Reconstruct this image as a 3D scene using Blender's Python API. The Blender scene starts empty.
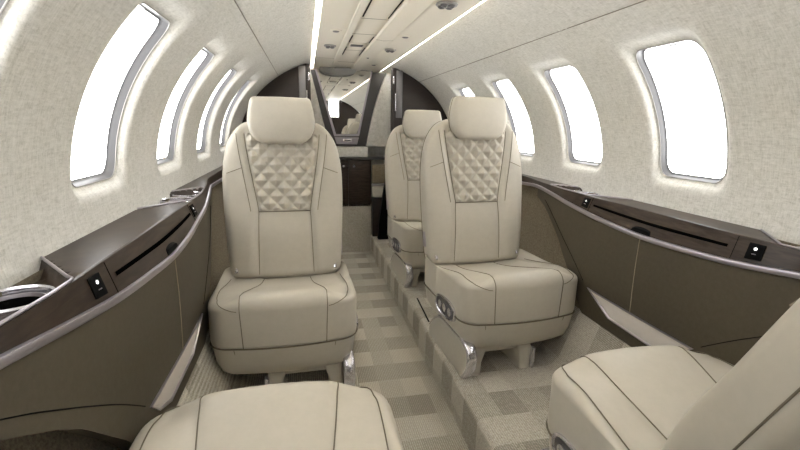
import bpy, math, random
from mathutils import Vector, Matrix
random.seed(7)
sc = bpy.context.scene
C = bpy.context.collection
PI = math.pi
cos, sin, rad = math.cos, math.sin, math.radians

# ------------------------------------------------------------------ view
vs = sc.view_settings
vs.view_transform = 'Standard'; vs.look = 'None'; vs.gamma = 1; vs.use_curve_mapping = False
vs.exposure = 0.66

# ------------------------------------------------------------------ helpers
def lin(c):
    o = []
    for v in c:
        v = v / 255.0
        o.append(v / 12.92 if v <= 0.04045 else ((v + 0.055) / 1.055) ** 2.4)
    return (o[0], o[1], o[2], 1.0)

def lerp(a, b, t): return a + (b - a) * t
def sstep(a, b, x):
    t = min(1, max(0, (x - a) / (b - a))); return t * t * (3 - 2 * t)

def pw(pts, x):
    """smooth (monotone-ish) interpolation through (x,y) points"""
    if x <= pts[0][0]: return pts[0][1]
    for i in range(len(pts) - 1):
        x0, y0 = pts[i]; x1, y1 = pts[i + 1]
        if x <= x1:
            def sl(k):
                if k <= 0 or k >= len(pts) - 1: 
                    k0 = max(0, k - 1); k1 = min(len(pts) - 1, k + 1)
                else: k0, k1 = k - 1, k + 1
                return (pts[k1][1] - pts[k0][1]) / (pts[k1][0] - pts[k0][0])
            h = x1 - x0; t = (x - x0) / h
            m0, m1 = sl(i) * h, sl(i + 1) * h
            return (2*t**3-3*t**2+1)*y0 + (t**3-2*t**2+t)*m0 + (-2*t**3+3*t**2)*y1 + (t**3-t**2)*m1
    return pts[-1][1]

class MB:
    def __init__(s): s.v = []; s.f = []
    def add(s, v, f):
        n = len(s.v); s.v += [tuple(p) for p in v]; s.f += [tuple(i + n for i in q) for q in f]; return s
    def grid(s, rows, closed_u=False, closed_v=False, flip=False):
        R = len(rows); K = len(rows[0]); v = [p for r in rows for p in r]; f = []
        for i in range(R if closed_v else R - 1):
            for j in range(K if closed_u else K - 1):
                a = i*K + j; b = i*K + (j+1) % K; c = ((i+1) % R)*K + (j+1) % K; d = ((i+1) % R)*K + j
                f.append((a, d, c, b) if flip else (a, b, c, d))
        return s.add(v, f)
    def fan(s, ring, flip=False):
        n = len(ring); c = [sum(p[k] for p in ring) / n for k in range(3)]
        return s.add(list(ring) + [c], [((i+1) % n, i, n) if flip else (i, (i+1) % n, n) for i in range(n)])
    def box(s, x0, x1, y0, y1, z0, z1, b=0.0):
        if b <= 0:
            return s.add([(x,y,z) for x in (x0,x1) for y in (y0,y1) for z in (z0,z1)],
                [(0,1,3,2),(4,6,7,5),(0,4,5,1),(2,3,7,6),(0,2,6,4),(1,5,7,3)])
        out = []
        pts = rrect(x0, x1, y0, y1, b, 4)
        def off(d, z):
            cx, cy = (x0+x1)/2, (y0+y1)/2
            sx = 1 - d/((x1-x0)/2); sy = 1 - d/((y1-y0)/2)
            return [(cx+(p[0]-cx)*sx, cy+(p[1]-cy)*sy, z) for p in pts]
        prof = [(b, z0), (b*.3, z0+b*.3), (0, z0+b), (0, z1-b), (b*.3, z1-b*.3), (b, z1)]
        rows = [off(d, z) for d, z in prof]
        s.grid(rows, closed_u=True, flip=False)
        s.fan(rows[0], True); s.fan(rows[-1]); return s
    def tube(s, pts, r, n=8, closed=False, cap=True, sq=1.0):
        pts = [Vector(p) for p in pts]; N = len(pts); rows = []
        prev = None
        for i in range(N):
            if closed: t = pts[(i+1) % N] - pts[i-1]
            else: t = pts[min(N-1, i+1)] - pts[max(0, i-1)]
            if t.length < 1e-9: t = Vector((0,1,0))
            t.normalize()
            if prev is None:
                a = Vector((0,0,1)) if abs(t.z) < .9 else Vector((1,0,0))
                u = t.cross(a).normalized()
            else:
                u = (prev - t * prev.dot(t))
                u = u.normalized() if u.length > 1e-6 else t.cross(Vector((0,0,1))).normalized()
            prev = u; w = t.cross(u)
            rr = r(i / max(1, N-1)) if callable(r) else r
            rows.append([tuple(pts[i] + u*(rr*cos(2*PI*k/n)) + w*(rr*sq*sin(2*PI*k/n))) for k in range(n)])
        s.grid(rows, closed_u=True, closed_v=closed)
        if cap and not closed:
            s.fan(rows[0], True); s.fan(rows[-1])
        return s
    def lathe(s, prof, org=(0,0,0), n=24, axis='z'):
        rows = []
        for r, h in prof:
            ring = []
            for k in range(n):
                a = 2*PI*k/n
                p = (r*cos(a), r*sin(a), h)
                if axis == 'y': p = (p[0], -p[2], p[1])
                if axis == 'x': p = (p[2], p[0], p[1])
                ring.append((org[0]+p[0], org[1]+p[1], org[2]+p[2]))
            rows.append(ring)
        return s.grid(rows, closed_u=True)
    def extrude(s, poly, fn0, fn1):
        """closed polygon -> two lofted copies + caps"""
        a = [fn0(*p) for p in poly]; b = [fn1(*p) for p in poly]
        n = len(poly)
        v = a + b; f = [(i, (i+1) % n, n+(i+1) % n, n+i) for i in range(n)]
        f.append(tuple(range(n-1, -1, -1))); f.append(tuple(range(n, 2*n)))
        return s.add(v, f)
    def build(s, name, m, parent=None, smooth=True, loc=None, merge=True, bevel=0, angle=40):
        me = bpy.data.meshes.new(name); me.from_pydata(s.v, [], s.f); me.update()
        import bmesh
        bm = bmesh.new(); bm.from_mesh(me)
        if merge: bmesh.ops.remove_doubles(bm, verts=bm.verts, dist=1e-5)
        bmesh.ops.recalc_face_normals(bm, faces=bm.faces)
        bm.to_mesh(me); bm.free()
        me.materials.append(m)
        if smooth:
            for p in me.polygons: p.use_smooth = True
            try: me.set_sharp_from_angle(angle=rad(angle))
            except Exception: pass
        o = bpy.data.objects.new(name, me); C.objects.link(o)
        if parent: o.parent = parent
        if loc: o.location = loc
        if bevel:
            md = o.modifiers.new('bevel', 'BEVEL'); md.width = bevel; md.segments = 2; md.limit_method = 'ANGLE'
        return o

def rrect(x0, x1, y0, y1, r, n=6):
    o = []
    for cx, cy, a0 in ((x1-r, y1-r, 0), (x0+r, y1-r, 90), (x0+r, y0+r, 180), (x1-r, y0+r, 270)):
        for k in range(n+1):
            a = rad(a0 + 90*k/n); o.append((cx + r*cos(a), cy + r*sin(a)))
    return o

def tag(o, label, cat=None, group=None, kind=None):
    o['label'] = label
    if cat: o['category'] = cat
    if group: o['group'] = group
    if kind: o['kind'] = kind
    return o
def thing(name, label, cat, loc=(0,0,0), rotz=0, group=None, kind=None):
    o = bpy.data.objects.new(name, None); C.objects.link(o)
    o.empty_display_size = .05
    o.location = loc; o.rotation_euler = (0,0,rotz)
    return tag(o, label, cat, group, kind)

# ------------------------------------------------------------------ materials
def newmat(name):
    m = bpy.data.materials.new(name); m.use_nodes = True
    nt = m.node_tree; b = nt.nodes['Principled BSDF']; return m, nt, b
def plain(name, rgb, rough=.5, metal=0, spec=.5, coat=0, aniso=0):
    m, nt, b = newmat(name)
    n = nt.nodes.new('ShaderNodeTexNoise'); n.inputs['Scale'].default_value = 60; n.inputs['Detail'].default_value = 2
    tc = nt.nodes.new('ShaderNodeTexCoord'); nt.links.new(tc.outputs['Object'], n.inputs['Vector'])
    mx = nt.nodes.new('ShaderNodeMix'); mx.data_type = 'RGBA'
    c = lin(rgb); d = tuple(v*.95 for v in c[:3]) + (1,)
    mx.inputs['A'].default_value = c; mx.inputs['B'].default_value = d
    nt.links.new(n.outputs['Fac'], mx.inputs['Factor']); nt.links.new(mx.outputs['Result'], b.inputs['Base Color'])
    b.inputs['Roughness'].default_value = rough; b.inputs['Metallic'].default_value = metal
    b.inputs['Specular IOR Level'].default_value = spec; b.inputs['Coat Weight'].default_value = coat
    b.inputs['Coat Roughness'].default_value = .08
    return m
def noisy(name, c1, c2, scale, stretch=(1,1,1), rough=.7, bump=.2, bscale=None, detail=6, spec=.3, dist=.002, big=None):
    m, nt, b = newmat(name)
    tc = nt.nodes.new('ShaderNodeTexCoord'); mp = nt.nodes.new('ShaderNodeMapping'); mp.inputs['Scale'].default_value = stretch
    nt.links.new(tc.outputs['Object'], mp.inputs['Vector'])
    n = nt.nodes.new('ShaderNodeTexNoise'); n.inputs['Scale'].default_value = scale; n.inputs['Detail'].default_value = detail
    n.inputs['Roughness'].default_value = .7
    nt.links.new(mp.outputs['Vector'], n.inputs['Vector'])
    r = nt.nodes.new('ShaderNodeValToRGB'); r.color_ramp.elements[0].position = .35; r.color_ramp.elements[1].position = .65
    r.color_ramp.elements[0].color = lin(c1); r.color_ramp.elements[1].color = lin(c2)
    nt.links.new(n.outputs['Fac'], r.inputs['Fac'])
    nt.links.new(r.outputs['Color'], b.inputs['Base Color'])
    b.inputs['Roughness'].default_value = rough; b.inputs['Specular IOR Level'].default_value = spec
    if bump:
        n2 = nt.nodes.new('ShaderNodeTexNoise'); n2.inputs['Scale'].default_value = bscale or scale; n2.inputs['Detail'].default_value = 3
        nt.links.new(mp.outputs['Vector'], n2.inputs['Vector'])
        bp = nt.nodes.new('ShaderNodeBump'); bp.inputs['Strength'].default_value = bump; bp.inputs['Distance'].default_value = dist
        nt.links.new(n2.outputs['Fac'], bp.inputs['Height']); nt.links.new(bp.outputs['Normal'], b.inputs['Normal'])
    return m

def fabric_mat(name, base, dark, light):
    """woven linen headliner: crossed slubs plus fine speckle"""
    m, nt, b = newmat(name)
    N, L = nt.nodes, nt.links
    tc = N.new('ShaderNodeTexCoord')
    def nz(scale, st, det=4):
        mp = N.new('ShaderNodeMapping'); mp.inputs['Scale'].default_value = st
        L.new(tc.outputs['Object'], mp.inputs['Vector'])
        n = N.new('ShaderNodeTexNoise'); n.inputs['Scale'].default_value = scale; n.inputs['Detail'].default_value = det
        n.inputs['Roughness'].default_value = .75
        L.new(mp.outputs['Vector'], n.inputs['Vector']); return n
    a = nz(190, (1, .22, 1)); c = nz(150, (.25, 1.6, .25)); d = nz(420, (1,1,1), 2); e = nz(9, (1,1,1), 2)
    def math(op, x, y):
        k = N.new('ShaderNodeMath'); k.operation = op
        for i, q in enumerate((x, y)):
            if isinstance(q, (int, float)): k.inputs[i].default_value = q
            else: L.new(q, k.inputs[i])
        return k.outputs[0]
    s = math('ADD', math('MULTIPLY', a.outputs['Fac'], .45), math('MULTIPLY', c.outputs['Fac'], .45))
    s = math('ADD', s, math('MULTIPLY', d.outputs['Fac'], .25))
    s = math('ADD', s, math('MULTIPLY', e.outputs['Fac'], .06))
    r = N.new('ShaderNodeValToRGB'); cr = r.color_ramp
    cr.elements[0].position = .47; cr.elements[0].color = lin(dark)
    cr.elements[1].position = .74; cr.elements[1].color = lin(light)
    q = cr.elements.new(.59); q.color = lin(base)
    L.new(s, r.inputs['Fac']); L.new(r.outputs['Color'], b.inputs['Base Color'])
    b.inputs['Roughness'].default_value = .85; b.inputs['Specular IOR Level'].default_value = .15
    bp = N.new('ShaderNodeBump'); bp.inputs['Strength'].default_value = .25; bp.inputs['Distance'].default_value = .0015
    L.new(s, bp.inputs['Height']); L.new(bp.outputs['Normal'], b.inputs['Normal'])
    return m

def carpet_mat(name, tones):
    m, nt, b = newmat(name); N, L = nt.nodes, nt.links
    tc = N.new('ShaderNodeTexCoord'); sp = N.new('ShaderNodeSeparateXYZ'); L.new(tc.outputs['Object'], sp.inputs[0])
    def math(op, x, y=0):
        k = N.new('ShaderNodeMath'); k.operation = op
        for i, q in enumerate((x, y)):
            if isinstance(q, (int, float)): k.inputs[i].default_value = q
            else: L.new(q, k.inputs[i])
        return k.outputs[0]
    u = math('ADD', sp.outputs['X'], math('MULTIPLY', sp.outputs['Z'], .9))
    cu = math('FLOOR', math('DIVIDE', math('ADD', u, 5.0 - .32), .098))
    cv = math('FLOOR', math('DIVIDE', math('ADD', sp.outputs['Y'], 5.0 - .012), .128))
    par = math('MODULO', math('ADD', cu, cv), 2)
    row = math('MODULO', cv, 2)
    wn = N.new('ShaderNodeTexWhiteNoise'); wn.noise_dimensions = '2D'
    cb = N.new('ShaderNodeCombineXYZ'); L.new(cu, cb.inputs[0]); L.new(cv, cb.inputs[1]); L.new(cb.outputs[0], wn.inputs['Vector'])
    val = math('ADD', math('MULTIPLY', row, .26), math('MULTIPLY', par, .10))
    val = math('ADD', math('ADD', val, .20), math('MULTIPLY', wn.outputs['Value'], .16))
    # ribbed loops
    rb = math('SINE', math('MULTIPLY', u, 2*PI/.0078))
    rb2 = math('SINE', math('MULTIPLY', sp.outputs['Y'], 2*PI/.0062))
    rib = math('ADD', math('MULTIPLY', rb, .5), math('MULTIPLY', rb2, .5))
    n = N.new('ShaderNodeTexNoise'); n.inputs['Scale'].default_value = 210; n.inputs['Detail'].default_value = 3
    L.new(tc.outputs['Object'], n.inputs['Vector'])
    r = N.new('ShaderNodeValToRGB'); cr = r.color_ramp
    cr.elements[0].position = 0.1; cr.elements[0].color = lin(tones[0])
    cr.elements[1].position = .9; cr.elements[1].color = lin(tones[1])
    jit = math('ADD', math('MULTIPLY', math('SUBTRACT', n.outputs['Fac'], .5), 1.1), math('MULTIPLY', rib, math('SUBTRACT', .36, math('MULTIPLY', row, .12))))
    L.new(math('ADD', val, jit), r.inputs['Fac']); L.new(r.outputs['Color'], b.inputs['Base Color'])
    b.inputs['Roughness'].default_value = .95; b.inputs['Specular IOR Level'].default_value = .08
    bp = N.new('ShaderNodeBump'); bp.inputs['Strength'].default_value = .5; bp.inputs['Distance'].default_value = .003
    L.new(math('ADD', rib, n.outputs['Fac']), bp.inputs['Height']); L.new(bp.outputs['Normal'], b.inputs['Normal'])
    return m

def emis(name, rgb, s):
    m, nt, b = newmat(name)
    b.inputs['Base Color'].default_value = lin(rgb); b.inputs['Emission Color'].default_value = lin(rgb); b.inputs['Emission Strength'].default_value = s
    return m

def wood_mat(name, c1, c2):
    m, nt, b = newmat(name); N, L = nt.nodes, nt.links
    tc = N.new('ShaderNodeTexCoord'); mp = N.new('ShaderNodeMapping'); mp.inputs['Scale'].default_value = (6, 6, 40)
    mp.inputs['Rotation'].default_value = (0, .25, 0)
    L.new(tc.outputs['Object'], mp.inputs['Vector'])
    n = N.new('ShaderNodeTexNoise'); n.inputs['Scale'].default_value = 2.2; n.inputs['Detail'].default_value = 7; n.inputs['Distortion'].default_value = .8
    L.new(mp.outputs['Vector'], n.inputs['Vector'])
    r = N.new('ShaderNodeValToRGB'); r.color_ramp.elements[0].position = .35; r.color_ramp.elements[1].position = .68
    r.color_ramp.elements[0].color = lin(c1); r.color_ramp.elements[1].color = lin(c2)
    L.new(n.outputs['Fac'], r.inputs['Fac']); L.new(r.outputs['Color'], b.inputs['Base Color'])
    b.inputs['Roughness'].default_value = .35; b.inputs['Coat Weight'].default_value = .10; b.inputs['Coat Roughness'].default_value = .08; b.inputs['Specular IOR Level'].default_value = .18
    return m

M = {}
M['liner'] = fabric_mat('linen_headliner', (204,202,195), (178,176,167), (222,220,214))
M['leather'] = noisy('beige_leather', (177,171,158), (180,174,161), 40, detail=2, rough=.42, bump=.05, bscale=900, spec=.4, dist=.0006)
M['seam'] = plain('seam_thread', (104,96,80), .7)
M['carpet'] = carpet_mat('checked_carpet', ((140,134,121), (208,203,190)))
M['recess'] = noisy('brown_fabric', (98,89,74), (132,122,104), 160, rough=.9, bump=.4, spec=.1)
M['panel'] = noisy('taupe_leather', (70,63,50), (76,69,56), 80, rough=.55, bump=.12, bscale=600, spec=.3, dist=.0005)
M['wood'] = wood_mat('dark_wood_veneer', (42,33,27), (62,51,42))
M['chrome'] = plain('satin_metal', (176,170,176), .3, .85)
M['polish'] = plain('polished_metal', (222,220,226), .18, .85)
M['black'] = plain('black_plastic', (8,8,8), .6, spec=.06)
M['void'] = plain('hollow_shade', (5,5,5), 1.0, spec=0)  # flat black that paints in the shade inside cup wells and pocket slots
M['dark'] = noisy('dark_brown_laminate', (40,33,29), (47,39,34), 20, (1,1,4), rough=.4, bump=0)
M['grey'] = plain('grey_trim', (104,101,100), .4)
M['darkgrey'] = plain('charcoal_trim', (64,61,60), .35)
M['ceil'] = plain('cream_panel', (226,219,204), .5, spec=.3)
M['reveal'] = plain('window_reveal_plastic', (105,105,107), .3)
M['lgrey'] = plain('pale_grey_plastic', (150,147,142), .4)
M['mirror'] = plain('mirror_silver', (225,225,222), .015, 1)
M['cove'] = emis('cove_lamp', (246,249,255), 36.0)
M['lens'] = emis('reading_lamp_lens', (255,246,230), 3.0)
M['dot'] = emis('indicator_light', (255,255,255), .8)
M['stitch'] = plain('pale_stitching', (150,138,118), .7)
m, nt, b = newmat('window_glass')
tr = nt.nodes.new('ShaderNodeBsdfTransparent'); gl = nt.nodes.new('ShaderNodeBsdfGlossy'); gl.inputs['Roughness'].default_value = .02
mx = nt.nodes.new('ShaderNodeMixShader'); mx.inputs[0].default_value = .04
nt.links.new(tr.outputs[0], mx.inputs[1]); nt.links.new(gl.outputs[0], mx.inputs[2]); nt.links.new(mx.outputs[0], nt.nodes['Material Output'].inputs[0])
M['glass'] = m

# ------------------------------------------------------------------ world: bright overcast daylight
w = bpy.data.worlds.new('sky'); sc.world = w; w.use_nodes = True
bg = w.node_tree.nodes['Background']; bg.inputs[1].default_value = 1.0
# made-up gradient: stronger light from below the horizon, added to brighten the ceiling
wt = w.node_tree; tc = wt.nodes.new('ShaderNodeTexCoord'); sx = wt.nodes.new('ShaderNodeSeparateXYZ'); mr = wt.nodes.new('ShaderNodeMapRange')
wt.links.new(tc.outputs['Generated'], sx.inputs[0]); wt.links.new(sx.outputs['Z'], mr.inputs['Value'])
mr.inputs['From Min'].default_value = -.35; mr.inputs['From Max'].default_value = .25; mr.inputs['To Min'].default_value = 9.0; mr.inputs['To Max'].default_value = 3.4
wt.links.new(mr.outputs['Result'], bg.inputs['Strength']); bg.inputs[0].default_value = (1, .995, .985, 1)

# ------------------------------------------------------------------ cabin shell
WA, WB, WC = .86, .679, .934            # headliner half-ellipse
YF, YA = -1.236, 3.92                   # forward / aft ends
A0, A1 = -12.5, 69.2
def wallp(side, ang, Y, out=0.0):
    a = rad(ang); n = Vector((cos(a)/WA, sin(a)/WB)); n.normalize()
    return (side*(WA*cos(a) + n.x*out), Y, WC + WB*sin(a) + n.y*out)

BAY = .564; WY = [1.16 + BAY*k for k in range(-4, 4)]; WSH = {-1: .050, 1: .016}
HWY, AW0, AW1 = .127, 1.8, 37.8
def win_outline(n_side):
    """rounded window outline in (dy, angle) matched to a rectangle walk of 4*n_side points"""
    hy = HWY; ha = (AW1-AW0)/2; ra = 4.0; ry = .04
    # rounded rect polar sampling
    pts = []
    per = rrect(-hy, hy, -ha, ha, 1e-4, 1)
    def rr(t):           # t: 0..4 side index with 0.5 = middle of side; sides: +y? handled by angle
        pass
    P = []
    for cx, cy, a0 in ((hy-ry, ha-ra, 0), (-hy+ry, ha-ra, 90), (-hy+ry, -ha+ra, 180), (hy-ry, -ha+ra, 270)):
        for k in range(13):
            a = rad(a0 + 90*k/12); P.append((cx + ry*cos(a), cy + ra*sin(a)))
    # resample evenly by (scaled) arclength starting at corner midpoint of first corner (45deg)
    P = P[6:] + P[:6]
    sc_ = lambda p: (p[0], p[1]*.0118)
    L = [0]
    for i in range(len(P)):
        a = sc_(P[i]); b_ = sc_(P[(i+1) % len(P)]); L.append(L[-1] + math.hypot(a[0]-b_[0], a[1]-b_[1]))
    # corner indices (45deg of each corner) for per-side resampling
    ci = [0, 13, 26, 39, 52]
    for s in range(4):
        l0, l1 = L[ci[s]], L[ci[s+1]]
        for k in range(n_side):
            l = l0 + (l1-l0)*k/n_side
            j = max(i for i in range(len(L)) if L[i] <= l + 1e-12); j = min(j, len(P)-1)
            t = (l - L[j]) / max(1e-9, L[j+1]-L[j])
            p, q = P[j], P[(j+1) % len(P)]
            pts.append((lerp(p[0], q[0], t), lerp(p[1], q[1], t)))
    return pts
NS = 22
WIN = win_outline(NS)
AMID = (AW0+AW1)/2
def bay_rect(ylo, yhi):
    c = [(yhi, A1), (ylo, A1), (ylo, A0), (yhi, A0)]
    o = []
    for s in range(4):
        p, q = c[s], c[(s+1) % 4]
        for k in range(NS):
            t = k/NS; o.append((lerp(p[0], q[0], t), lerp(p[1], q[1], t)))
    return o
def build_wall(side, name, label):
    mb = MB()
    for yc in WY:
        yw = yc + WSH[side]
        R = bay_rect(yc-BAY/2, yc+BAY/2); rows = []
        ts = [0, .2, .4, .55, .68, .78, .86, .91, .95, .975, .99, 1.0]
        for t in ts:
            row = []
            for k in range(4*NS):
                wy, wa = yw + WIN[k][0], AMID + WIN[k][1]
                y = lerp(R[k][0], wy, t); a = lerp(R[k][1], wa, t)
                out = .022 * sstep(.80, 1.0, t)**1.5
                row.append(wallp(side, a, y, out))
            rows.append(row)
        mb.grid(rows, closed_u=True)
    y0, y1 = WY[-1]+BAY/2, YA
    rows = [[wallp(side, lerp(A0, A1, k/NS), y) for k in range(NS+1)] for y in (y0, lerp(y0, y1, .5), y1)]
    mb.grid(rows)
    o = mb.build(name, M['liner'], angle=80); tag(o, label, kind='structure')
    s = MB().tube([wallp(side, 50.3, lerp(YF+.02, YA-.02, k/40), -.0002) for k in range(41)], .0016, 6).build('headliner_seam', M['seam'], o)
    return o
build_wall(-1, 'wall_left', 'curved left cabin wall in pale woven linen fabric')
build_wall(1, 'wall_right', 'curved right cabin wall in pale woven linen fabric')

wn = 0
ORD = ['frontmost one behind the camera', 'second one behind the camera', 'just behind the camera', 'beside the nearest seat', 'nearest one fully in view', 'second along', 'third along', 'fourth along, farthest']
for side, sn in ((-1, 'left'), (1, 'right')):
    for i, yc in enumerate(WY):
        wn += 1; yc += WSH[side]
        mb = MB(); rows = []
        for t, sc_, out in ((0, 1.0, .022), (0, .988, .024), (1, .965, .036), (1, .945, .041), (1, .92, .042)):
            rows.append([wallp(side, AMID + p[1]*(sc_ if sc_ == 1 else (1-(1-sc_)*.8)), yc + p[0]*sc_, out) for p in WIN])
        mb.grid(rows, closed_u=True)
        o = mb.build('window_%d' % wn, M['reveal'], angle=70)
        tag(o, 'oval-cornered %s cabin window, %s' % (sn, ORD[i]), kind='structure')
        g = MB(); rows = []
        for s_ in (1, .7, .4, .1):
            rows.append([wallp(side, AMID + p[1]*.95*s_, yc + p[0]*.93*s_, .0415) for p in WIN])
        g.grid(rows, closed_u=True); g.fan(rows[-1]); g.build('pane', M['glass'], o)
        MB().tube([wallp(side, AMID + p[1]*.993, yc + p[0]*.990, .022) for p in WIN], .0016, 6, closed=True).build('gasket', M['lgrey'], o)
        # pull-down shade edge tucked in the top of the recess
        sh = MB().tube([wallp(side, AW1-1.0, yc + lerp(-.045, .06, k/8), .030) for k in range(9)], .0022, 6)
        sh.build('shade_pull', M['darkgrey'], o)

# floor: aisle trench, kerbs and raised platforms, carpet ramping up to the side panels
def fillet(pts, radii, n=5):
    out = []
    for i, p in enumerate(pts):
        r = radii[i]
        if r == 0: out.append(p); continue
        a, b_, c = Vector(pts[i-1]), Vector(p), Vector(pts[(i+1) % len(pts)])
        d0 = (a-b_).normalized(); d1 = (c-b_).normalized()
        p0, p1 = b_ + d0*r, b_ + d1*r
        for k in range(n+1):
            t = k/n; out.append(tuple(p0*(1-t)**2 + b_*2*t*(1-t) + p1*t*t))
    return out
fp = [(-.712,.40),(-.622,.16),(-.185,.16),(-.185,0),(.178,0),(.178,.16),(.625,.16),(.712,.40)]
prof = fillet(fp, [0,.05,.025,.008,.008,.025,.05,0])
YEND = 3.65
ys = [YF, 0, 1, 2, 3, 3.5, YEND]
mb = MB().grid([[(x, y, z) for x, z in prof] for y in ys])
fl = mb.build('floor', M['carpet'], angle=50); tag(fl, 'checked beige carpet with a sunken aisle between raised seat platforms', kind='structure')
mb = MB()
mb.add([(-.86,YEND,0),(.86,YEND,0),(.86,YEND,.43),(-.86,YEND,.43),(.86,YA,.43),(-.86,YA,.43)], [(0,1,2,3),(3,2,4,5)])
o = mb.build('floor_riser', M['carpet'], smooth=False); o.name = 'trim_1'; tag(o, 'carpeted riser step closing the far end of the aisle', kind='structure')
for side, sn in ((-1,'left'), (1,'right')):
    pr = fillet([(.712,.40),(.79,.55),(.822,.70),(.835,.845)], [0,.05,.05,0])
    mb = MB().grid([[(side*x, y, z) for x, z in pr] for y in (YF, 0, 1, 2, 3, YEND, YA)])
    o = mb.build('wall_%s_lower' % sn, M['recess'], angle=50); tag(o, 'brown fabric lower %s wall in the recess behind the side panels' % sn, kind='structure')

# ceiling: dropped panel with raised ribs
cp = [(-.287,1.603),(-.2845,1.592),(-.282,1.558),(-.148,1.558),(-.146,1.551),(-.118,1.551),(-.113,1.566),(.016,1.566),(.021,1.553),(.060,1.549),(.108,1.552),(.113,1.559),(.119,1.558),(.282,1.558),(.2845,1.592),(.287,1.603)]
mb = MB().grid([[(x, y, z) for x, z in cp] for y in (YF, 0, 1, 2, 3, YA)])
ce = mb.build('ceiling', M['ceil'], angle=20); tag(ce, 'cream dropped ceiling panel with moulded ribs running down the cabin', kind='structure')
mb = MB().grid([[(x, y, 1.66) for x in (-.35, .35)] for y in (YF, YA)])
def cl(name, pts, r=.0012, m='seam'):
    MB().tube(pts, r, 6).build(name, M[m], ce)
for y in (.62, 1.33, 2.01, 2.35, 2.86, 3.40):
    cl('panel_gap', [(-.112, y, 1.5655), (.016, y, 1.5655)], .0009)
for x, y in ((.066, 2.40),):
    cl('panel_gap', [(.020, y, 1.553), (.062, y, 1.5487), (.112, y, 1.5525)], .0009)
for y in (3.2,):
    cl('panel_gap', [(-.28, y, 1.558), (-.15, y, 1.558)], .0009)
for x in (-.104, .008):
    for y0, y1 in ((.3, .55), (1.2, 1.98), (2.40, 2.58), (2.75, 3.05)):
        mb = MB().box(x-.0025, x+.0025, y0, y1, 1.5635, 1.5665); mb.build('slot', M['black'], ce, smooth=False)
# cove lamps in the gap between ceiling and wall
for side, sn in ((-1,'left'), (1,'right')):
    mb = MB().grid([[(side*.2885, y, 1.582), (side*.2885, y, 1.597)] for y in (YF+.02, 3.85)])
    o = mb.build('cove_light', M['cove'], smooth=False)
    tag(o, 'slim cove light strip along the %s edge of the ceiling' % sn, 'light')
    pr = [(.3060,1.5685),(.3110,1.580),(.3110,1.600),(.305,1.610),(.294,1.610),(.285,1.598)]
    ch = MB().grid([[(side*x, y, z) for x, z in pr] for y in (YF, YA)]).build('trim_cove_%s' % sn, M['ceil'], angle=60)
    tag(ch, 'pale channel above the %s cove light' % sn, kind='structure')

# ------------------------------------------------------------------ ceiling fittings
def air_vent(loc, label, r=.034):
    t = thing('air_vent', label, 'air vent', loc, 0, 'ceiling air vents')
    MB().lathe([(r*.55,-.002),(r,-.001),(r*1.05,-.005),(r*.96,-.009),(r*.5,-.010),(.0005,-.010)], n=28).build('bezel', M['lgrey'], t)
    for k in range(4):
        a = PI/4 + k*PI/2; x, y = r*.52*cos(a), r*.52*sin(a)
        MB().lathe([(r*.36,-.009),(r*.36,-.013),(r*.24,-.016),(r*.2,-.012),(.0005,-.011)], (x,y,0), n=16).build('nozzle', M['grey'], t)
    MB().lathe([(r*.22,-.009),(r*.2,-.014),(.0005,-.015)], n=12).build('centre_knob', M['polish'], t)
    return t
air_vent((.168, 1.655, 1.558), 'round grey ceiling air vent nearest the camera, cut by the top of the photo', .04)
air_vent((.155, 2.70, 1.558), 'round grey air vent on the right ceiling strip, above the far right seat')
air_vent((-.206, 2.68, 1.558), 'round grey air vent alone on the left ceiling strip')
def spot(loc, label):
    t = thing('reading_light', label, 'light', loc, 0, 'small ceiling reading lights')
    MB().lathe([(.028,0),(.028,-.003),(.02,-.005),(.018,-.002)], n=24).build('ring', M['ceil'], t)
    MB().lathe([(.018,-.002),(.013,-.008),(.0005,-.010)], n=20).build('lens', M['grey'], t)
    return t
spot((.156, 2.297, 1.558), 'small recessed reading light on the right ceiling strip between the two vents')
spot((-.200, 2.262, 1.558), 'small recessed reading light on the left ceiling strip')
spot((.160, 3.40, 1.558), 'small recessed reading light on the right ceiling strip by the far bulkhead')
t = thing('smoke_detector_grille', 'small dark rectangular grille set in the middle of the ceiling', 'grille', (-.055, 2.64, 1.5655))
MB().box(-.048, .048, -.045, .045, -.008, 0, .004).build('frame', M['ceil'], t)
MB().box(-.036, .036, -.03, .03, -.010, -.007, .002).build('grille', M['darkgrey'], t)
for k in range(3):
    MB().box(-.034, .034, -.022+.018*k, -.017+.018*k, -.012, -.009).build('slat', M['grey'], t, smooth=False)
o = MB().lathe([(.008,0),(.008,-.004),(.0005,-.006)], (.064, 3.03, 1.5495), 14).build('ceiling_button', M['grey']); tag(o, 'tiny round grey button on the ceiling rib', 'button')

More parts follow.
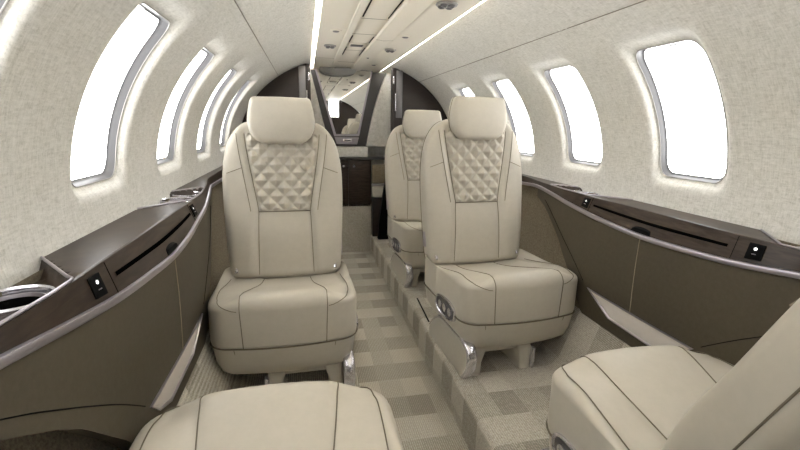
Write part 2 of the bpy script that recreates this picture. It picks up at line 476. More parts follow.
# ------------------------------------------------------------------ side ledges and lower panels
TX = [(-1.3,.80),(-.6,.80),(.15,.795),(.36,.766),(.53,.736),(.70,.722),(.85,.714),(1.0,.704),(1.14,.6965),(1.3,.699),(1.45,.710),(1.6,.718),(1.75,.734),(1.92,.760),(2.13,.795),(2.6,.80),(4.0,.80)]
TZ = [(-1.3,.815),(-.6,.815),(.15,.822),(.36,.836),(.53,.828),(.70,.806),(.85,.788),(1.0,.782),(1.14,.781),(1.3,.788),(1.45,.797),(1.6,.812),(1.75,.828),(1.92,.836),(2.13,.822),(2.6,.815),(4.0,.815)]
tx = lambda y: pw(TX, y); tz = lambda y: pw(TZ, y)
def frange(a, b, n): return [lerp(a, b, k/n) for k in range(n+1)]
LZ = .855
def face_top(y): return (max(tx(y)+.012, .7345), LZ)
def facep(side, y, f, out=0.0):
    """point on the sloped wood face, f 0 (trim) .. 1 (top edge)"""
    x0, z0 = tx(y)+.003, tz(y)+.003; x1, z1 = face_top(y)
    d = Vector((x1-x0, z1-z0)); n = Vector((-d.y, d.x)).normalized()
    return (side*(x0 + d.x*f + n.x*out), y, z0 + d.y*f + n.y*out)
TRAY = ((.46, .768), (1.512, 1.82))
def tray_amt(y):
    return max(sstep(a-.0, a+.035, y)*(1-sstep(b_-.035, b_, y)) for a, b_ in TRAY)
def tray2(y, x):
    (a, b_), (c, d) = TRAY
    q = 1.15*max(0, x-.745)
    f = lambda lo, hi, v: sstep(lo, lo+.02, v)*(1-sstep(hi-.02, hi, v))
    return max(f(a, b_, y-q), f(c, d, y+q))
def side_ledge(side, sn):
    t = thing('side_ledge', 'dark wood veneer side ledge under the %s windows with metal edge trim' % sn, 'ledge', (0, 0, 0))
    ys = frange(YF, 3.46, 260)
    mb = MB(); rows = []
    for y in ys:
        ta = tray_amt(y)
        x1, z1 = face_top(y); f = 1
        p0 = facep(side, y, 0); pf = facep(side, y, f)
        # bevelled shoulder then flat top; inside the cup tray the top drops
        xw = .862
        xs = abs(pf[0]) + .008
        row = [(p0[0], y, p0[2]), facep(side, y, f*.5), (pf[0], y, pf[2]), (side*(abs(pf[0])+.003), y, pf[2]+.0012), (side*(abs(pf[0])+.006), y, pf[2]+.0012)]
        for k in range(13):
            x = lerp(xs, xw, k/12); row.append((side*x, y, LZ - .026*tray2(y, x)*(1 if k else .3)))
        rows.append(row)
    mb.grid(rows); mb.build('wood_ledge', M['wood'], t, angle=30)
    # metal trim rail
    rows = []
    for y in ys:
        x, z = tx(y), tz(y); cs = [(-.004,-.011),(.006,-.012),(.009,-.004),(.009,.002),(.003,.0042),(-.003,.003),(-.0055,-.003)]
        rows.append([(side*(x+a), y, z+c) for a, c in cs])
    MB().grid(rows, closed_u=True).build('edge_trim', M['chrome'], t, angle=50)
    # magazine-pocket slot, finger pull, fine joints
    rows = []
    for y in frange(.875, 1.425, 40):
        rows.append([facep(side, y, .45, .0022), facep(side, y, .565, .0022), facep(side, y, .565, -.004), facep(side, y, .45, -.004)])
    MB().grid(rows, closed_u=True).build('pocket_slot', M['void'], t, smooth=False)
    rows = []
    for k in range(13):
        q = k/12; y = 1.11 + .085*q; h = math.sqrt(max(0, 1-(2*q-1)**2))**.6
        rows.append([facep(side, y, .03, .0006), facep(side, y, .03 + .16*h, .005*h+.0006), facep(side, y, .03 + .26*h, .0006)])
    MB().grid(rows).build('finger_pull', M['black'], t)
    for y in (.858, 1.445):
        MB().tube([facep(side, y, f, .0002) for f in (0, .33, .66, .97)], .0009, 6).build('joint', M['black'], t)
    for y in (.805, 1.475):
        rows = []
        def sw(dy, f, out): return facep(side, y+dy, f, out)
        pts = rrect(-.0195, .0195, .17, .84, .006, 3)
        base = []; 
        mbs = MB(); r0 = [sw(a, (b_-.5)*1.0+.5, .0) for a, b_ in pts]; r1 = [sw(a, b_, .0025) for a, b_ in pts]; r2 = [sw(a*.9, (b_-.5)*.93+.5, .0032) for a, b_ in pts]
        mbs.grid([r0, r1, r2], closed_u=True); mbs.fan(r2)
        s_ = mbs.build('switch_plate', M['black'], t, angle=30)
        r = [sw(.0044*cos(a), .62 + .065*sin(a), .0038) for a in frange(0, 2*PI*11/12, 11)]
        MB().fan(r).build('button', M['dot'], s_)
        MB().tube([sw(-.005, .40, .0036), sw(.005, .40, .0036)], .0011, 5).build('icon', M['chrome'], s_)
    # cup tray lip and cup holders
    for (a, b_) in TRAY:
        near = a < 1
        pts = []
        inner = frange(a+.004, b_-.004, 30)
        yo = lambda y: y
        lip = []
        q = 1.15*(.858-.745); sg = 1 if near else -1
        e0, e1 = (a, b_) if near else (b_, a)          # e1 is the end facing the middle of the ledge
        x0 = abs(facep(side, e1, 1)[0])
        lip.append((side*.858, e1+sg*(q+.004), LZ+.001))
        lip.append((side*.80, e1+sg*1.15*.055, LZ+.001))
        lip.append((side*(x0+.022), e1+sg*.010, LZ+.001))
        lip.append((side*(x0+.008), e1-sg*.004, LZ+.0015))
        for y in frange(e1-sg*.02, e0+sg*.03, 24):
            p = facep(side, y, 1); lip.append((p[0]+side*.003, y, p[2]+.003))
        lip.append((side*(abs(facep(side, e0, 1)[0])+.022), e0+sg*.008, LZ+.001))
        lip.append((side*.858, e0+sg*.10, LZ+.001))
        MB().tube(lip, .0028, 8).build('tray_lip', M['chrome'], t)
        cy = (a+b_)/2; cx = .800
        for dy, r in ((.100 if near else -.078, .052), (-.030 if near else .050, .050)):
            c = thing('cup_holder', '', None); 
            bpy.data.objects.remove(c)
            zt = LZ - .026
            ring = MB().lathe([(r+.002,.0),(r+.003,.016),(r,.019),(r-.003,.016),(r-.004,.004)], n=36)
            ro = ring.build('cup_holder', M['polish'], t); ro.location = (side*cx, cy+dy, zt)
            MB().lathe([(r-.003,.006),(r-.006,.0045),(.0005,.004)], n=32).build('well', M['void'], ro)  # shallow disc, its black stands for the shade of a deep well
            MB().lathe([(r-.011,.003),(r-.010,.010),(r-.013,.0105),(r-.0145,.003)], n=32).build('inner_ring', M['chrome'], ro)
            mbk = MB().tube([(r*.62*cos(q), r*.62*sin(q), .008) for q in frange(rad(200), rad(320), 10)], .003, 6); mbk.build('clip', M['chrome'], ro)
    return t
for side, sn in ((-1,'left'), (1,'right')): side_ledge(side, sn)

YC = 1.14
def side_panel(side, sn):
    t = thing('lower_sidewall', 'taupe leather lower side panel on the %s, with a metal accent strip near the floor' % sn, 'panel', (0,0,0))
    half = [(.26,.395),(.315,.47),(.36,.525),(.41,.575),(.47,.638),(.53,.684),(.60,.728),(.66,.757),(.76,.786)]
    # outer outline per dy: lower limit of panel
    def low(dy):
        d = abs(dy)
        if d <= .26: return .395
        for i in range(len(half)-1):
            if d <= half[i+1][0]:
                return lerp(half[i][1], half[i+1][1], (d-half[i][0])/(half[i+1][0]-half[i][0]))
        return half[-1][1]
    def surf(y, z):        # gently bowed leather face
        top = tz(y)-.011; q = min(1, max(0, (z-.395)/(top-.395)))
        return lerp(.7045, tx(y)+.001, sstep(0, 1, q)) - .004*sin(PI*q)
    ys = frange(YC-.76, YC+.76, 90)
    mb = MB(); rows = []
    for y in ys:
        lo = low(y-YC); hi = tz(y)-.0145
        rows.append([(side*surf(y, lerp(lo, hi, k/14)), y, lerp(lo, hi, k/14)) for k in range(15)])
    mb.grid(rows)
    back = [[(side*(abs(r[0][0])+.035), r[0][1], r[0][2]+.004), r[0]] for r in rows]
    mb.grid(back)
    mb.build('leather_panel', M['panel'], t, angle=35)
    # arch seam near both ends
    for s_ in (-1, 1):
        pts = []
        for k in range(24):
            d = lerp(.265, .66, k/23); y = YC + s_*d
            z = pw([(.20,.475),(.274,.536),(.36,.602),(.44,.657),(.50,.696),(.561,.734),(.646,.778),(.76,.812)], d)
            pts.append((side*(surf(y, z)-.0004), y, z))
        MB().tube(pts, .0012, 6).build('arch_seam', M['black'], t)
    MB().tube([(side*(surf(YC+.003, z)-.0005), YC+.003+.012*(z-.6), z) for z in frange(.505, .768, 14)], .0013, 6).build('stitch_line', M['stitch'], t)
    # accent strip: concave satin metal blade in a frame
    M['blade'] = M.get('blade') or plain('brushed_blade', (226,219,212), .35, .25)
    out = [(YC-.245,.512),(YC+.232,.512),(YC+.10,.442),(YC-.12,.438),(YC-.20,.470)]
    def strip(fn, q): return [(side*(surf(y, z)-q), y, z) for y, z in fn]
    mb = MB()
    c = (sum(p[0] for p in out)/5, sum(p[1] for p in out)/5)
    sub = []
    for i in range(5):
        for k in range(6):
            sub.append((lerp(out[i][0], out[(i+1) % 5][0], k/6), lerp(out[i][1], out[(i+1) % 5][1], k/6)))
    def ins(q): return [(lerp(p[0], c[0], q*.35), lerp(p[1], c[1], q)) for p in sub]
    mb.grid([strip(sub, -.002), strip(sub, .004), strip(ins(.12), .004), strip(ins(.2), -.001)], closed_u=True)
    a = mb.build('accent_frame', M['chrome'], t, angle=30)
    mb = MB(); r1 = ins(.18)
    mb.grid([strip(r1, .0), strip(ins(.5), .002), strip(ins(.8), .0025)], closed_u=True); mb.fan(strip(ins(.8), .0025))
    mb.build('accent_blade', M['blade'], a, angle=60)
for side, sn in ((-1,'left'), (1,'right')): side_panel(side, sn)

# ------------------------------------------------------------------ seats
def resample_closed(poly, n):
    L = [0]
    for i in range(len(poly)):
        a, b_ = poly[i], poly[(i+1) % len(poly)]; L.append(L[-1]+math.hypot(a[0]-b_[0], a[1]-b_[1]))
    o = []; j = 0
    for k in range(n):
        l = L[-1]*k/n
        while L[j+1] < l: j += 1
        t = (l-L[j])/max(1e-9, L[j+1]-L[j]); p, q = poly[j], poly[(j+1) % len(poly)]
        o.append((lerp(p[0], q[0], t), lerp(p[1], q[1], t)))
    return o
def smooth_closed(poly, it=2):
    for _ in range(it):
        n = len(poly)
        poly = [((poly[i-1][0]+2*poly[i][0]+poly[(i+1) % n][0])/4, (poly[i-1][1]+2*poly[i][1]+poly[(i+1) % n][1])/4) for i in range(n)]
    return poly
def offset(poly, d):
    n = len(poly); o = []
    for i in range(n):
        ax, ay = poly[i-1]; bx, by = poly[(i+1) % n]
        tx_, ty_ = bx-ax, by-ay; l = math.hypot(tx_, ty_) or 1
        o.append((poly[i][0]-ty_/l*d, poly[i][1]+tx_/l*d))
    return o     # inward for counter-clockwise outlines
def pillow(outline, w0, w1, r0, r1, front=lambda u,v: 0, back=lambda u,v: 0, mid=None, rings=16, axis='z', scalew=None):
    """closed cushion: outline in (u,v), thickness w0..w1, rounded edges, crowned caps.  axis maps (u,v,w)->xyz"""
    n = len(outline)
    if axis == 'z': mp = lambda u, v, w: (u, v, w)
    else: mp = lambda u, v, w: (u, -w, v)
    rows = []
    cu = sum(p[0] for p in outline)/n; cv = sum(p[1] for p in outline)/n
    def cap(r, wbase, fn, sgn):
        base = offset(outline, r); out = []
        for k in range(rings+1):
            q = k/rings; out.append([(lerp(p[0], cu, q), lerp(p[1], cv, q)) for p in base])
        return [[mp(u, v, wbase + fn(u, v)) for u, v in ring] for ring in out]
    rows += cap(r0, w0, back, -1)[::-1]
    for k in range(1, 7):
        a = PI/2*k/6; d = r0*(1-sin(a)); h = w0 + r0*(1-cos(a))
        rows.append([mp(u, v, h + back(u, v)*(1-k/6)) for u, v in offset(outline, d)])
    if mid:
        for wq, d in mid: rows.append([mp(u, v, wq) for u, v in offset(outline, d)])
    for k in range(0, 6):
        a = PI/2*k/6; d = r1*(1-cos(a)); h = w1 - r1*(1-sin(a))
        rows.append([mp(u, v, h + front(u, v)*(k/6)) for u, v in offset(outline, d)])
    rows += cap(r1, w1, front, 1)
    mb = MB().grid(rows, closed_u=True)
    return mb

# --- seat dimensions (metres above the carpet the seat stands on)
SW = .247                                          # cushion half width
def cush_outline(sw, y0, y1, bow, rc, n=120):
    p = []
    # counter-clockwise: front edge left->right, right side, back, left side
    for k in range(13):
        u = lerp(-sw+rc, sw-rc, k/12); p.append((u, y0 + bow*(u/(sw))**2))
    fy = y0 + bow*((sw-rc)/sw)**2
    for k in range(1, 9):
        a = rad(-90+90*k/8); p.append((sw-rc+rc*cos(a), fy+rc+rc*sin(a)))
    for k in range(1, 7):
        a = rad(90*k/6); p.append((sw-.05+.05*cos(a), y1-.05+.05*sin(a)))
    for k in range(0, 7):
        a = rad(90+90*k/6); p.append((-sw+.05+.05*cos(a), y1-.05+.05*sin(a)))
    for k in range(0, 8):
        a = rad(180+90*k/8); p.append((-sw+rc+rc*cos(a), fy+rc+rc*sin(a)))
    return smooth_closed(resample_closed(p, n), 2)
CO = cush_outline(SW, 0, .50, .034, .068)
Z0, ZS, Z1 = .108, .230, .400
RF = .038
def cw_top(y): return pw([(-.02,.140),(.03,.139),(.12,.130),(.30,.106),(.50,.092)], y)      # half width of centre panel on the seat
def seat_top(u, v):
    c = cw_top(v)
    bol = .006*math.exp(-((abs(u)-.195)/.05)**2) * sstep(.02, .12, v)
    dip = -.008*sstep(.10, .42, v) * (1-sstep(c-.02, c+.03, abs(u)))
    crown = .005*(1-(u/SW)**2)
    groove = -.003*math.exp(-((abs(u)-c)/.014)**2)
    front = .007*math.exp(-((v-.06)/.06)**2)*(1-sstep(c-.01, c+.02, abs(u)))
    drop = -.030*sstep(c-.01, c+.07, abs(u))*(1-sstep(.0, .17, v))
    return bol + dip + crown + groove + front + drop - .100*sstep(-.06, .52, v) + .008
# --- backrest
BH = .655
def bw(v): return pw([(0,.222),(.08,.231),(.2,.238),(.36,.243),(.46,.240),(.54,.226),(.60,.200),(.64,.160),(.655,.13)], v)
def back_outline(n=150):
    p = [(-.205,0.004),(0,0),(.205,.004),(.222,.015)]
    vs_ = frange(.03, .60, 24)
    p += [(bw(v), v) for v in vs_]
    p += [(.175,.632),(.15,.648),(.12,.654),(0,.655),(-.12,.654),(-.15,.648),(-.175,.632)]
    p += [(-bw(v), v) for v in reversed(vs_)]
    p += [(-.222,.015)]
    return smooth_closed(resample_closed(p, n), 2)
BO = back_outline()
BT = .115
def pcw(v):       # half width of the centre panel on the backrest
    return pw([(0,.112),(.26,.105),(.285,.104),(.40,.122),(.52,.141),(.60,.150),(.66,.152)], v)
def back_front(u, v):
    c = pcw(v); a = abs(u)
    panel = -.016*(1-sstep(c-.004, c+.030, a))
    fall = -.022*max(0, (a/ max(.12, bw(min(v,.6))))-.55)**2*4
    lumb = .012*math.exp(-((v-.17)/.12)**2)
    band = -.0015*math.exp(-((a-c)/.010)**2) - .001*math.exp(-((a-c-.030)/.010)**2)
    return panel + fall + lumb + band
QV0, QV1 = .285, .60

def make_seat(hand, rec=8.5, headtilt=0):
    """hand=+1: aisle side is local +x.  Seat faces -y, origin on the carpet under the cushion front."""
    t = thing('cabin_seat', '', 'seat')
    sc1 = pillow(CO, ZS, Z1, .012, RF, front=seat_top, rings=18)
    s1 = sc1.build('seat_cushion', M['leather'], t, angle=80)
    # skirt below the seam tapers in towards its bottom edge
    mb = MB(); rows = []
    for d, z in ((.080, Z0), (.050, Z0+.004), (.028, Z0+.022), (.013, Z0+.055), (.006, ZS-.02), (.003, ZS+.002)):
        rows.append([(u, v, z) for u, v in offset(CO, d)])
    mb.grid(rows, closed_u=True); mb.fan(rows[0]); mb.fan(rows[-1])
    sk = mb.build('seat_skirt', M['leather'], t, angle=60)
    # piping line between cushion and skirt
    MB().tube([(u, v, ZS+.002) for u, v in offset(CO, -.0005)], .0026, 6, closed=True).build('seam', M['seam'], s1)
    # seams: centre panel borders down the waterfall front and over the top, and bolster borders
    def top_z(u, v): return Z1 + seat_top(u, v)
    yfront = lambda u: .034*(u/SW)**2
    for s_ in (-1, 1):
        pts = []
        u0 = .139*s_
        yf = yfront(u0)
        for k in range(8): pts.append((s_*lerp(.134, .139, k/7), yf-.0008, lerp(ZS+.004, Z1-RF, k/7)))
        for k in range(1, 7):
            a = PI/2*k/6; pts.append((u0, yf + RF*(1-cos(a))-.0008, Z1-RF*(1-sin(a))+seat_top(u0, yf+RF)*k/6+.0010))
        for k in range(1, 20):
            v = lerp(yf+RF, .455, k/19); u = s_*cw_top(v); pts.append((u, v, top_z(u, v)+.0012))
        MB().tube(pts, .0014, 6).build('seam', M['seam'], s1)
        # bolster border: starts low on the front edge, sweeps round the rim to the back
        rim = [(p, q) for p, q in zip(CO, offset(CO, RF)) if p[0]*s_ > .137 and p[1] < .40]
        rim.sort(key=lambda pq: math.atan2(pq[0][1]-.2, pq[0][0]*s_))
        pts = []
        nr = len(rim)
        for k, (p, q) in enumerate(rim):
            ph = lerp(0.0, PI/2*.86, sstep(0, .26, k/(nr-1)))         # 0 on the front face, 90 deg on top
            ft = .80*0 + sstep(0, PI/2, ph)
            u = lerp(q[0], p[0], cos(ph)); v = lerp(q[1], p[1], cos(ph))
            z = Z1 - RF*(1-sin(ph)) + seat_top(q[0], q[1])*(ph/(PI/2))
            pts.append((u, v, z+.0012))
        MB().tube(pts, .0013, 6).build('seam', M['seam'], s1)
        # vertical seam on skirt
        MB().tube([(s_*lerp(.150, .165, q), yfront(.16)+lerp(.042, .004, q**.6), lerp(Z0+.012, ZS-.004, q)) for q in frange(0, 1, 6)], .0011, 6).build('skirt_seam', M['seam'], sk)
    # ---------------- backrest
    bk = pillow(BO, 0, BT, .03, .035, front=back_front, rings=22, axis='y').build('backrest', M['leather'], t, angle=80)
    bk.location = (0, .425+.115, .300); bk.rotation_euler = (rad(-rec), 0, 0)
    def bp(u, v, off=.0): return (u, -(BT + back_front(u, v) + off), v)
    Q = MB(); NU, NV = 110, 110; rows = []
    for j in range(NV+1):
        v = lerp(QV0, QV1, j/NV); row = []
        c = pcw(v)-.003
        for i in range(NU+1):
            x = 2*i/NU-1; u = x*c
            a = x*c*16.4; b_ = (v-QV0)/.064 + .04
            p, q = (a+b_), (a-b_)
            fp_, fq = abs((p % 1)-.5)*2, abs((q % 1)-.5)*2
            h = 1-((fp_**5+fq**5)**.2) if fp_+fq < 1.99 else 0; h = max(0, h)
            edge = min(1, (1-abs(x))/.08)*min(1, (v-QV0)/.012)
            row.append(bp(u, v, .0015 + .019*h*max(0, edge)))
        rows.append(row)
    Q.grid(rows); Q.build('quilted_panel', M['leather'], bk, angle=80)
    for s_ in (-1, 1):
        MB().tube([bp(s_*pcw(v), v, .0020) for v in frange(.02, .60, 60)], .0014, 6).build('seam', M['seam'], bk)
        MB().tube([bp(s_*(pcw(v)+.030), v, .0014) for v in frange(.285, .60, 40)], .0014, 6).build('seam', M['seam'], bk)
        MB().tube([bp(s_*lerp(pcw(.455)+.030, .222, q), lerp(.462, .440, q), .0014) for q in frange(0, 1, 20)], .0012, 6).build('seam', M['seam'], bk)
    MB().tube([bp(lerp(-.104, .104, q), QV0-.003, .0012) for q in frange(0, 1, 16)], .0020, 6).build('seam', M['seam'], bk)
    # headrest pad draped over the top of the back
    ho = []
    hp = [(-.070,-.004),(.070,-.004),(.095,.004),(.116,.024),(.129,.052),(.133,.085),(.128,.125),(.120,.160),(.116,.172),(.108,.178),(0,.180),(-.108,.178),(-.116,.172),(-.120,.160),(-.128,.125),(-.133,.085),(-.129,.052),(-.116,.024),(-.095,.004)]
    ho = smooth_closed(resample_closed(hp, 130), 1)
    def hf(u, v): return .014*sin(PI*min(1, max(0, (v+.02)/.21))) - .008*(abs(u)/.133)**3
    hd = pillow(ho, 0, .075, .02, .016, front=hf, rings=14, axis='y').build('headrest', M['leather'], bk, angle=80)
    hd.location = (0, -.066, .568); hd.rotation_euler = (rad(6), 0, 0)
    def hpnt(u, v, off=0): return (u, -(.075 + hf(u, v) + off), v)
    sm = offset(ho, .030)
    MB().tube([hpnt(u, v, .0004) for u, v in sm if v < .15 and (v < .14)][:], .0010, 5) if False else None
    pts = [(u, -.004-.030, v) for u, v in offset(ho, -.0004)]
    MB().tube(pts, .0015, 6, closed=True).build('piping', M['seam'], hd)
    # side piping of the back shell
    MB().tube([(u, -.030, v) for u, v in offset(BO, -.0006)], .0016, 6, closed=True).build('piping', M['seam'], bk)
    # recline button strip on the aisle edge of the back
    MB().box(-.004, .004, -.016, .016, -.035, .035, .0035).build('side_handle', M['chrome'], bk).location = (hand*.2335, -.05, .12)
    # ---------------- base: moulded shroud with two front feet, offset towards the aisle
    bx = hand*.062
    mb = MB()
    def leg(x0, x1): 
        rows = []
        for z, gx0, gx1, y0 in ((0.0, 0, 0, .062), (.05, 0, 0, .060), (.085, .0, .0, .060), (.11, .0, .0, .066), (.122, -.0, .0, .080)):
            f = sstep(.05, .12, z)*.022
            rows.append([(x, y, z) for x, y in rrect(bx+x0-f*(x0 > 0), bx+x1+f*(x1 < 0), y0, .40, .012, 3)])
        m_ = MB().grid(rows, closed_u=True); m_.fan(rows[0], True); m_.fan(rows[-1]); return m_
    b1 = leg(-.130, -.083).build('base_leg', M['leather'], t, angle=50)
    b2 = leg(.083, .130).build('base_leg', M['leather'], t, angle=50)
    MB().box(bx-.10, bx+.10, .075, .40, .082, .122, .01).build('base_bridge', M['leather'], t)
    # metal corner strips on the outer faces of the feet
    ao = -hand
    x = bx + ao*.133
    MB().box(x-.008, x+.008, .048, .076, .002, .092, .006).build('foot_trim', M['polish'], b1 if ao < 0 else b2)
    # aisle-side stowed armrest: upholstered slab with a bright metal nose
    x = bx + hand*.150
    poly = [(.385,.002),(.395,.05),(.36,.100),(.305,.140),(.24,.150),(.02,.150),(-.03,.115),(-.045,.075),(.0,.02),(.03,.0)]
    poly = [(.385,.002),(.395,.04),(.34,.100),(.285,.140),(.24,.152),(.06,.152),(.0,.140),(-.018,.10),(-.008,.05),(.03,.0)]
    poly = fillet(poly, [0,.02,.02,.02,.015,.03,.02,.02,.02,0], 4)
    arm = MB().extrude([(a, c) for a, c in poly], lambda a, c: (x-.017, a+.03, c), lambda a, c: (x+.017, a+.03, c)).build('armrest', M['leather'], t, bevel=.005, angle=30)
    tp = [p for p in poly if p[1] > .045 and p[0] < .33] 
    nose = []
    for a, c in poly[5:]:
        nose.append((a, c))
    mb = MB(); rows = []
    nn = len(nose)
    for i, (a, c) in enumerate(nose):
        p0 = nose[max(0, i-1)]; p1 = nose[min(nn-1, i+1)]
        d = Vector((p1[0]-p0[0], p1[1]-p0[1])).normalized(); nx, nz_ = d.y, -d.x
        if nx*(a-.2)+nz_*(c-.06) < 0: nx, nz_ = -nx, -nz_
        rows.append([(x+e*.0195, a+.03+nx*h, c+nz_*h) for e, h in ((-1,-.006),(-1,.002),(-.6,.007),(.6,.007),(1,.002),(1,-.006))])
    mb.grid(rows); mb.build('arm_trim', M['polish'], arm, angle=60)
    # control panel on the aisle face of the cushion skirt
    cpx = hand*(SW+.001)
    def cpt(dy, dz, o_): return (hand*(SW - .004 + o_), .20+dy+dz*.0, .230+dz + (-dy)*.05)
    el = [(.100*abs(cos(a))**.75*(1 if cos(a) > 0 else -1), .040*abs(sin(a))**.8*(1 if sin(a) > 0 else -1)) for a in frange(0, 2*PI*35/36, 35)]
    mb = MB(); 
    rows = [[cpt(a, c, 0) for a, c in el], [cpt(a, c, .010) for a, c in el], [cpt(a*.95, c*.9, .012) for a, c in el], [cpt(a*.90, c*.80, .008) for a, c in el]]
    mb.grid(rows, closed_u=True)
    cpn = mb.build('control_panel', M['polish'], sk, angle=40)
    mb = MB(); mb.grid([[cpt(a*.91, c*.82, .008) for a, c in el], [cpt(a*.3, c*.3, .0085) for a, c in el]], closed_u=True); mb.fan([cpt(a*.3, c*.3, .0085) for a, c in el])
    mb.build('control_plate', M['darkgrey'], cpn)
    for dy in (-.055, -.005, .042):
        r = .017
        mb = MB(); ring = lambda rr, o_: [cpt(dy+rr*cos(a), rr*sin(a), o_) for a in frange(0, 2*PI*15/16, 15)]
        mb.grid([ring(r, .008), ring(r, .013), ring(r*.7, .0145)], closed_u=True); mb.fan(ring(r*.7, .0145))
        mb.build('control_button', M['polish'], cpn, angle=40)
    # hinge covers where the back meets the cushion
    for s_ in (-1, 1):
        MB().tube([(s_*.20, .43, .352), (s_*.20, .455, .372)], .007, 8).build('hinge_pin', M['polish'], t)
    return t

def copy_tree(o, parent=None):
    c = o.copy(); C.objects.link(c)
    if parent: c.parent = parent
    for ch in [k for k in bpy.data.objects if k.parent == o]: copy_tree(ch, c)
    return c
PZ = .16
G = 'beige leather cabin seats'
sL = make_seat(1); sR = make_seat(-1)
sL.location = (-.442, 1.325, PZ); sL.rotation_euler.z = rad(1.2); sR.location = (.446, 1.345, PZ); sR.rotation_euler.z = rad(4); sR.scale = (1.03, 1.03, 1.03)
tag(sL, 'beige leather seat facing the camera on the left of the aisle, by the left windows', 'seat', G)
tag(sR, 'nearer beige leather seat facing the camera on the right platform, quilted back upright', 'seat', G)
s3 = copy_tree(sR); s3.location = (.430, 2.30, PZ); s3.scale = (1, 1, 1); s3.rotation_euler.z = rad(3)
tag(s3, 'farthest beige leather seat, half hidden behind the nearer right seat', 'seat', G)
def set_recline(root, deg, dy=0):
    for k in bpy.data.objects:
        if k.parent == root and k.name.startswith('backrest'):
            k.rotation_euler = (rad(-deg), 0, 0); k.location.y += dy
s4 = copy_tree(sR); s4.scale = (1, 1, 1); s4.location = (-.443, .875, PZ); s4.rotation_euler = (0, 0, PI); set_recline(s4, 72)
tag(s4, 'beige leather seat cushion seen from behind at the bottom edge, left of the aisle', 'seat', G)
s5 = copy_tree(sL); s5.location = (.448, .875, PZ); s5.rotation_euler = (0, 0, PI); set_recline(s5, 23, -.120)
tag(s5, 'reclined beige leather seat at the bottom right corner, seen from behind its backrest', 'seat', G)

# seat track slot in the right platform
o = MB().box(-.004, .004, -.15, .15, -.002, .0012).build('seat_track', M['black'], smooth=False); o.location = (.224, 2.03, PZ)
o.rotation_euler = (0, 0, rad(-3)); tag(o, 'thin dark seat track slot in the carpet of the right platform', 'track')

# ------------------------------------------------------------------ far end: bulkheads, mirror, vanity cabinet
YB = 3.50
def bulkhead(side, sn, xin, label):
    t = thing('bulkhead_partition', label, 'partition', (0, YB, 0))
    poly = [(xin, .0 if side > 0 else .43), (.80, .43)]
    poly = [(xin, .165), (.60, .165), (.70, .40), (.80, .62), (.835, .84), (.849, .845)]
    for k in range(30):
        a = rad(lerp(-7, 66, k/29)); poly.append((WA*cos(a)-.002, WC+WB*sin(a)-.002))
    poly = [p for p in poly if p[0] >= xin]
    poly.append((xin, poly[-1][1]))
    MB().extrude(poly, lambda a, c: (side*a, 0, c), lambda a, c: (side*a, .03, c)).build('board', M['dark'], t, angle=30)
    # rounded inner post
    ztop = poly[-1][1]
    MB().box(min(side*xin, side*(xin+.022)), max(side*xin, side*(xin+.022)), -.012, .036, .17, ztop-.004, .006).build('edge_post', M['dark'], t)
    MB().box(min(side*(xin+.038), side*(xin+.088)), max(side*(xin+.038), side*(xin+.088)), -.010, .002, 1.17, 1.535, .004).build('strap_panel', M['grey'], t)
    MB().box(side*(xin+.012)-.006, side*(xin+.012)+.006, -.022, -.010, 1.43, 1.49, .003).build('latch', M['polish'], t)
    MB().box(side*(xin+.030)-.004, side*(xin+.030)+.004, -.020, -.004, 1.22, 1.36, .003).build('handle', M['polish'], t)
    return t
bulkhead(-1, 'left', .312, 'dark brown bulkhead panel behind the left seat, curved to the left wall')
bulkhead(1, 'right', .322, 'dark brown bulkhead panel behind the right seats, curved to the right wall')

# aft wall
mb = MB()
poly = [(-.80, .43), (.80, .43), (.85, .85)]
for k in range(25):
    a = rad(lerp(0, 180, k/24)); poly.append((WA*cos(a), WC+WB*sin(a)))
poly.append((-.85, .85))
mb.extrude(poly, lambda a, c: (a, YA-.015, c), lambda a, c: (a, YA+.02, c))
o = mb.build('wall_back', M['liner'], smooth=False); tag(o, 'pale fabric end wall behind the mirror', kind='structure')

# vanity mirror, V-shaped
t = thing('vanity_mirror', 'tall V-shaped mirror with dark frame and metal edge on the end wall', 'mirror', (0, 3.80, 0))
def quad(tl, tr_, br, bl): return [tl, tr_, br, bl]
def bez(p0, p1, p2, n=10): return [tuple((1-q)**2*a + 2*q*(1-q)*b_ + q*q*c for a, b_, c in zip(p0, p1, p2)) for q in frange(0, 1, n)]
inner = [(-.258,1.553),(.197,1.553),(.080,1.030),(-.104,1.026)]
edge = [(-.272,1.556),(.212,1.556),(.096,1.010),(-.120,1.006)]
outer_r = bez((.335,1.545), (.245,1.40), (.155,.925))
outer = [(-.305,1.545)] + outer_r + [(-.160,.925)]
MB().extrude(outer, lambda a, c: (a, .0, c), lambda a, c: (a, .09, c)).build('frame', M['darkgrey'], t, smooth=False, bevel=.004)
MB().extrude(edge, lambda a, c: (a, -.010, c), lambda a, c: (a, .002, c)).build('metal_edge', M['chrome'], t, smooth=False, bevel=.003)
MB().extrude(inner, lambda a, c: (a, -.0115, c), lambda a, c: (a, -.009, c)).build('mirror_glass', M['mirror'], t, smooth=False)
h = MB().extrude(fillet([(-.118,1.000),(.094,1.000),(.078,.940),(-.100,.940)], [0]*4), lambda a, c: (a, -.018, c), lambda a, c: (a, .0, c)).build('lower_shelf', M['chrome'], t, smooth=False, bevel=.005)
MB().box(-.045, .03, -.026, -.016, .962, .985, .004).build('pull_handle', M['polish'], h)
MB().box(-.035, .02, -.028, -.025, .968, .979).build('handle_slot', M['darkgrey'], h, smooth=False)
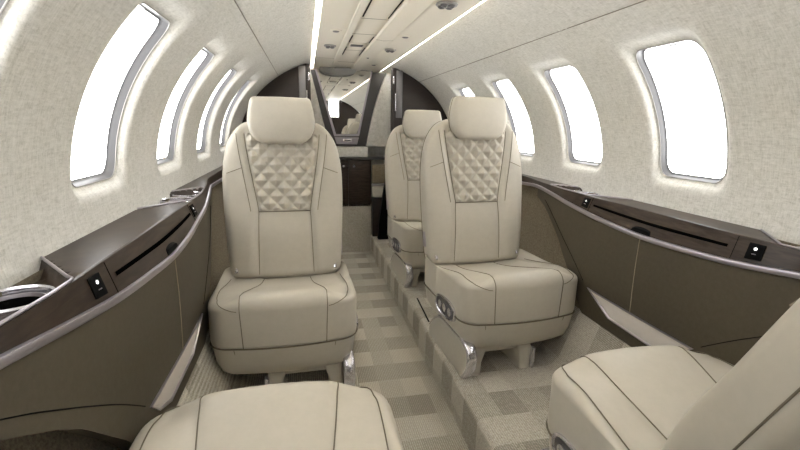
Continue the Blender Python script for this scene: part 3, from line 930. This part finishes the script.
# beige filler panel between mirror frame and right bulkhead
fr = [(p[0]+.004, p[1]) for p in outer_r]
poly = [(fr[0][0], fr[0][1])] + fr[1:] + [(.70,.925), (.70,1.20), (.60,1.40), (.42,1.545)]
o = MB().extrude(poly, lambda a, c: (a, 3.785, c), lambda a, c: (a, 3.86, c)).build('filler_panel', M['liner'], smooth=False)
tag(o, 'pale sail-shaped fabric panel between mirror frame and right bulkhead', 'panel')
poly = [(-.165,.925)] + [(-.309,1.545), (-.42,1.545), (-.60,1.40), (-.70,1.2), (-.70,.925)]
o = MB().extrude(poly, lambda a, c: (a, 3.785, c), lambda a, c: (a, 3.86, c)).build('filler_panel', M['liner'], smooth=False)
tag(o, 'pale fabric panel between mirror frame and left bulkhead', 'panel')
# arched grey light hood over the mirror
rows = []
for dy in (0, .012, .05):
    rows.append([( -.085 + .150*cos(a)*(1 if dy > 0 else .94), 3.70+dy, 1.556 - .062*(sin(a)**.6)*(1 if dy > 0 else .9)*(1)) for a in frange(0.0001, PI-.0001, 24)])
mb = MB()
arc = [(-.085+.150*cos(a), 1.560-.060*sin(a)**.6) for a in frange(0.0001, PI-.0001, 24)]
mb.extrude(arc, lambda a, c: (a, 3.70, c), lambda a, c: (a, 3.765, c))
o = mb.build('mirror_light_hood', M['lgrey'], bevel=.004, angle=30); tag(o, 'arched grey hood on the ceiling just above the mirror', 'light')

# vanity cabinet
t = thing('vanity_cabinet', 'dark wood vanity cabinet with round knobs below the mirror', 'cabinet', (0, 3.65, .43))
MB().box(-.42, .185, .018, .20, .0, .385).build('body', M['dark'], t, smooth=False)
for x0, x1, kx in ((-.236,-.016,-.055), (-.012,.183,.032), (-.42,-.24,-.26)):
    d = MB().box(x0, x1, 0, .018, -.018, .385, .003).build('door', M['wood'], t)
    MB().lathe([(.004,0),(.005,.012),(.011,.016),(.012,.021),(.008,.026),(.0005,.027)], (kx, 0, .335), 16, axis='y').build('knob', M['polish'], d)
o = MB().box(-.45, .315, 3.625, 3.79, .818, .838, .005).build('vanity_counter', M['darkgrey']); tag(o, 'grey stone counter on top of the vanity cabinet', 'counter')
o = MB().box(-.20, .16, 3.70, 3.78, .838, .922, .006).build('backsplash_box', M['liner']); tag(o, 'low pale box standing on the counter beneath the mirror', 'box')

# lavatory bench right of the cabinet
t = thing('lavatory_bench', 'small upholstered bench on a dark base between cabinet and right bulkhead', 'bench', (.26, 3.56, .16))
MB().box(-.075, .29, 0, .085, 0, .34, .004).build('base', M['dark'], t)
MB().box(-.078, .29, -.01, .085, .345, .435, .02).build('seat_pad', M['leather'], t)
MB().box(-.075, .29, .06, .085, .455, .62, .012).build('backrest', M['recess'], t)
MB().box(-.075, .29, .055, .085, .437, .452, .004).build('metal_strip', M['chrome'], t)
# dark curved wing at the foot of the right bulkhead
poly = fillet([(.215,.165),(.335,.165),(.335,.80),(.300,.80),(.262,.60),(.222,.30)], [0,0,0,.03,.05,.05])
o = MB().extrude(poly, lambda a, c: (a, 3.44, c), lambda a, c: (a, 3.495, c)).build('door_wing', M['black'], bevel=.006, angle=30)
tag(o, 'black curved wing panel at the foot of the right bulkhead edge', 'panel')

# ------------------------------------------------------------------ forward end (seen in the mirror)
poly = [(-.62,.162),(-.70,.40),(-.80,.62),(-.835,.845),(-.849,.85)]
for k in range(34):
    a = rad(lerp(187, 111, k/33)); poly.append((WA*cos(a)*.997, WC+WB*sin(a)*.997))
poly += [(-.30,1.553),(.09,1.553),(.09,1.24),(.29,1.24),(.29,1.553)]
for k in range(34):
    a = rad(lerp(69, -7, k/33)); poly.append((WA*cos(a)*.997, WC+WB*sin(a)*.997))
poly += [(.849,.85),(.835,.845),(.80,.62),(.70,.40),(.62,.162),(.178,.162),(.178,0),(-.185,0),(-.185,.162)]
o = MB().extrude(poly, lambda a, c: (a, YF-.03, c), lambda a, c: (a, YF, c)).build('wall_front', M['dark'], smooth=False)
tag(o, 'dark brown forward bulkhead with a bright opening, seen only in the mirror', kind='structure')

# ------------------------------------------------------------------ lamps the cabin has: reading lights on the ceiling

# ------------------------------------------------------------------ camera
cam = bpy.data.cameras.new('camera'); co = bpy.data.objects.new('camera', cam); C.objects.link(co)
cam.sensor_width = 36; cam.sensor_fit = 'HORIZONTAL'; cam.lens = 36*425.784/800; cam.clip_start = .02
R = Matrix(((0.9773944403850736, 0.028352387336077266, -0.20951431940727536), (-0.21039260156528805, 0.22819546464183638, -0.950611268144601), (0.020858118585785988, 0.9732024311772147, 0.22900211099424356)))
co.matrix_world = Matrix.Translation((-.357, 0, 1.115)) @ R.to_4x4()
sc.camera = co
sc.cycles.max_bounces = 12; sc.cycles.diffuse_bounces = 8; sc.cycles.transparent_max_bounces = 12
